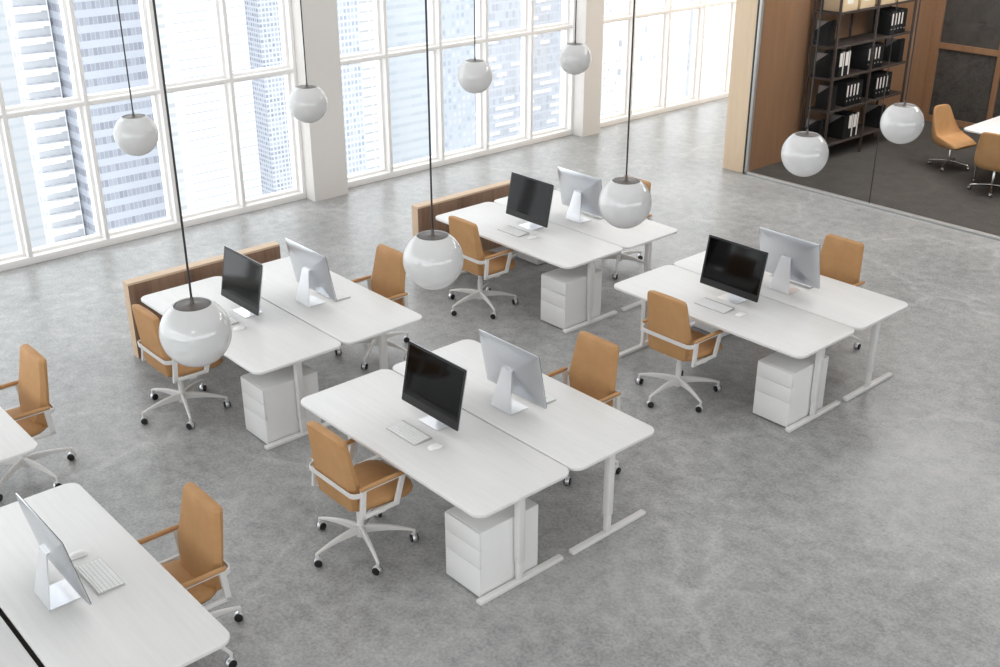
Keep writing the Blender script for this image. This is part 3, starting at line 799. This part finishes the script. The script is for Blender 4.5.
# ------------------------------------------------------------------ city outside
CX, CY, CZ = 6.8636, -4.9535, 4.652
K = 2.2
def tower(X, y0, y1, mat, label, depth=5, ztop=60):
    x = CX+(X-CX)*K; a = CY+(y0-CY)*K; c = CY+(y1-CY)*K
    o = MB().box(-depth, 0, 0, c-a, 0, ztop+170, bev=0)
    # parapet and roof plant
    o.box(-depth+1, -1, 1, c-a-1, ztop+170, ztop+172)
    ob = o.build('office_tower', mat, smooth=0, loc=(x, a, -170))
    tag(ob, label, 'building', 'city towers outside the windows'); return ob
f_ = facade
EX = [
 (-120, 12, 38.5, f_('tower_face_pale', rgb(246, 248, 251), rgb(228, 234, 241), 2.9, 7, .3, .95, .2, seed=1, noisy=.06), 'very pale tower at far left edge of the left window'),
 (-92, 28.4, 31.2, f_('tower_face_balcony', rgb(238, 240, 245), rgb(206, 210, 220), 2.86, 2.0, .45, .6, .3, seed=2, noisy=.05), 'narrow white balcony stack left of the blue-banded tower'),
 (-90, 31.4, 38.8, f_('tower_face_banded', rgb(218, 223, 233), rgb(163, 166, 177), 2.86, .9, .5, .9, .2, seed=3, noisy=.12), 'blue-grey banded tower behind the leftmost globe lamp'),
 (-120, 56, 72.8, f_('tower_face_lined', rgb(300), rgb(226, 230, 236), 2.4, 9, .12, 1., .1, seed=4, noisy=.0), 'white lined tower behind the long thick lamp cord'),
 (-140, 73.0, 84, f_('tower_face_pale_blue', rgb(244, 248, 250), rgb(231, 238, 243), 3.0, 4, .3, .9, .2, seed=5), 'pale blue tower in the fourth pane from left'),
 (-80, 44.6, 50.0, f_('tower_face_grid', rgb(226, 231, 239), rgb(156, 159, 172), .95, .8, .62, .68, .25, seed=6), 'blue-grey gridded tower left of the wide white column'),
 (-80, 50.8, 54.9, f_('tower_face_grid_light', rgb(226, 230, 238), rgb(172, 178, 192), 1.3, .9, .6, .65, .3, seed=7), 'gridded tower right beside the wide white column'),
 (-130, 83, 92.4, f_('tower_face_white', rgb(300), rgb(247, 248, 249), 3, 6, .2, .9, .1, seed=8, noisy=.02), 'plain white tower right of the wide white column'),
 (-130, 93.6, 102.4, f_('tower_face_misty', rgb(262, 266, 270), rgb(236, 243, 250), 3, 5, .4, .95, .3, seed=9, noisy=.2), 'misty pale blue tower in the middle window'),
 (-110, 88.6, 96.4, f_('tower_face_mottled', rgb(256, 260, 266), rgb(214, 224, 238), 2.2, 1.8, .6, .6, .6, seed=10, noisy=.25), 'mottled pale tower behind the middle globe lamp'),
 (-80, 70.6, 82.6, f_('tower_face_dashed', rgb(211, 215, 224), rgb(185, 190, 199), 1.9, 1.0, .75, .85, .4, dash=.30, dashcol=rgb(253), seed=11), 'grey-blue tower with scattered white strips'),
 (-90, 98.3, 102.0, f_('tower_face_dotted', rgb(300), rgb(201, 207, 216), 2.0, 1.6, .35, .5, .4, seed=12, noisy=.02), 'white tower with small dark windows right of narrow column'),
 (-75, 86.9, 91.7, f_('tower_face_striped', rgb(300), rgb(202, 209, 219), 3.4, 1.2, .45, .9, .5, seed=13, noisy=.02), 'white tower with blue-grey stripes behind the thin lamp cord'),
 (-105, 127, 137, f_('tower_face_faint', rgb(258), rgb(226, 229, 235), 2.4, 1.6, .5, .5, .4, seed=14, noisy=.02), 'faint white tower in the right window'),
 (-90, 117.5, 124, f_('tower_face_soft_grid', rgb(256), rgb(212, 218, 228), 1.9, 1.3, .6, .6, .6, seed=15, noisy=.08), 'pale gridded tower next to the wood wall'),
 (-190, 20, 260, f_('tower_face_haze', rgb(275), rgb(245, 247, 249), 4, 8, .4, .8, .4, seed=16, noisy=.03), 'long white block closing the view far behind the towers'),
]
for X, y0, y1, m_, lab in EX:
    t_ = tower(X, y0, y1, m_, lab)
    if 'balcony' in lab:
        w_ = (y1-y0)*K; bb = MB()
        for k in range(24, 70):
            z = k*2.86; bb.box(0, 1.5, -.6, w_*.72, z, z+1.1); bb.box(0, .9, w_*.74, w_-.1, z+.1, z+1.0)
        bb.build('balconies', simple('white_balcony_concrete', rgb(205, 207, 211), .8), t_, smooth=0)
b = MB().box(-900, -60, -300, 900, -175, -170); struct(b.build('ground', simple('hazy_city_ground', rgb(216, 218, 220), .9, var=.05, scale=.02), smooth=0))

# ------------------------------------------------------------------ light
w = bpy.data.worlds.new('sky'); S.world = w; w.use_nodes = True
nt = w.node_tree; nt.nodes.clear()
bg = nt.nodes.new('ShaderNodeBackground'); ow = nt.nodes.new('ShaderNodeOutputWorld')
bg.inputs[0].default_value = (.97, .985, 1, 1); bg.inputs[1].default_value = 2.55
nt.links.new(bg.outputs[0], ow.inputs[0])
def portal(loc, rot, sx, sy):
    l = bpy.data.lights.new('daylight_portal', 'AREA'); l.shape = 'RECTANGLE'; l.size = sx; l.size_y = sy; l.cycles.is_portal = True
    o = bpy.data.objects.new('daylight_portal', l); COL.objects.link(o); o.location = loc; o.rotation_euler = rot
portal((-6.3, 1.7, 2.65), (0, -PI/2, 0), 5.3, 29)
portal((4, YS-.3, 2.9), (PI/2, 0, 0), 20, 4.7)
portal((XE+.3, -2.2, 3.0), (0, PI/2, 0), 2.6, 20)
def ceiling_lamp(x, y, power, lab, r=.30):
    e = empty('ceiling_lamp', (x, y, 0))
    MB().lathe([(r+.03, ZC), (r+.03, ZC-.06), (r, ZC-.065), (r, ZC-.05)], 32).build('housing', M['wmetal'], e)
    s = NT('lamp_diffuser_glow'); em = s.n('ShaderNodeEmission', None, Color=(1, .97, .93, 1), Strength=power); s.set(s.out.inputs[0], em)
    MB().lathe([(0, ZC-.052), (r-.002, ZC-.052), (r-.002, ZC-.056), (0, ZC-.056)], 32).build('diffuser', s.m, e)
    tag(e, lab, 'ceiling lamp', 'round ceiling lamps')
ceiling_lamp(7.5, -6.3, 6, 'round ceiling lamp behind the camera', .8)
ceiling_lamp(7.5, 4.5, 3, 'round ceiling lamp over the right side of the office', .8)
# unseen glowing panels added at the ceiling to brighten office, meeting room and corridor
s_ = NT('office_fill_glow'); em = s_.n('ShaderNodeEmission', None, Color=(1, .995, .985, 1), Strength=LUM); s_.set(s_.out.inputs[0], em)
ex_ = [(-5.3, -3.1, 8.2, 11.9), (-5.3, -3.1, 12.0, 15.7)]
sm_ = NT('meeting_fill_glow'); em = sm_.n('ShaderNodeEmission', None, Color=(1, .985, .965, 1), Strength=6.5); sm_.set(sm_.out.inputs[0], em); sm_ = sm_.m
sc_ = NT('corridor_fill_glow'); em = sc_.n('ShaderNodeEmission', None, Color=(1, .995, .985, 1), Strength=2.0); sc_.set(sc_.out.inputs[0], em); sc_ = sc_.m
px_ = [(-4.4, -1.0), (-.9, 2.5), (2.6, 5.4)]; py_ = [(-3.0, .6), (.7, 4.3), (4.4, 8.0)]
names_ = 'first second third fourth fifth'.split()
cells_ = [(xa, xb, ya, yb, '%s row from window, %s bay from front wall' % (names_[i], names_[j])) for i, (xa, xb) in enumerate(px_) for j, (ya, yb) in enumerate(py_)]
cells_ += [(-1.9, .5, 8.9, 12.4, 'over the near end of the meeting room'), (1.2, 3.6, 8.9, 12.4, 'over the far end of the meeting room')]
cells_ += [q+('in the corridor, %s one' % n_,) for q, n_ in zip(ex_, ('nearer', 'farther'))]
for (xa, xb, ya, yb, where) in cells_:
    if 1:
        e = empty('added_fill_panel', ((xa+xb)/2, (ya+yb)/2, ZC)); u, v = (xb-xa)/2, (yb-ya)/2
        f = MB()
        for q in ((-u, -u+.05, -v, v), (u-.05, u, -v, v), (-u+.05, u-.05, -v, -v+.05), (-u+.05, u-.05, v-.05, v)): f.box(*q, -.05, 0)
        f.build('frame', M['wmetal'], e, smooth=0)
        MB().box(-u+.05, u-.05, -v+.05, v-.05, -.03, -.02).build('diffuser', sm_ if 'meeting' in where else sc_ if 'corridor' in where else s_.m, e, smooth=0)
        tag(e, 'large added fill panel at the ceiling, ' + where, 'ceiling light', 'added ceiling fill panels')

S.view_settings.view_transform = 'Standard'; S.view_settings.look = 'None'; S.view_settings.gamma = 1
S.view_settings.use_curve_mapping = False
S.view_settings.exposure = 0.3
S.cycles.max_bounces = 8; S.cycles.diffuse_bounces = 5; S.cycles.transparent_max_bounces = 24
S.cycles.sample_clamp_indirect = 6; S.cycles.caustics_reflective = False; S.cycles.caustics_refractive = False
S.cycles.use_denoising = True
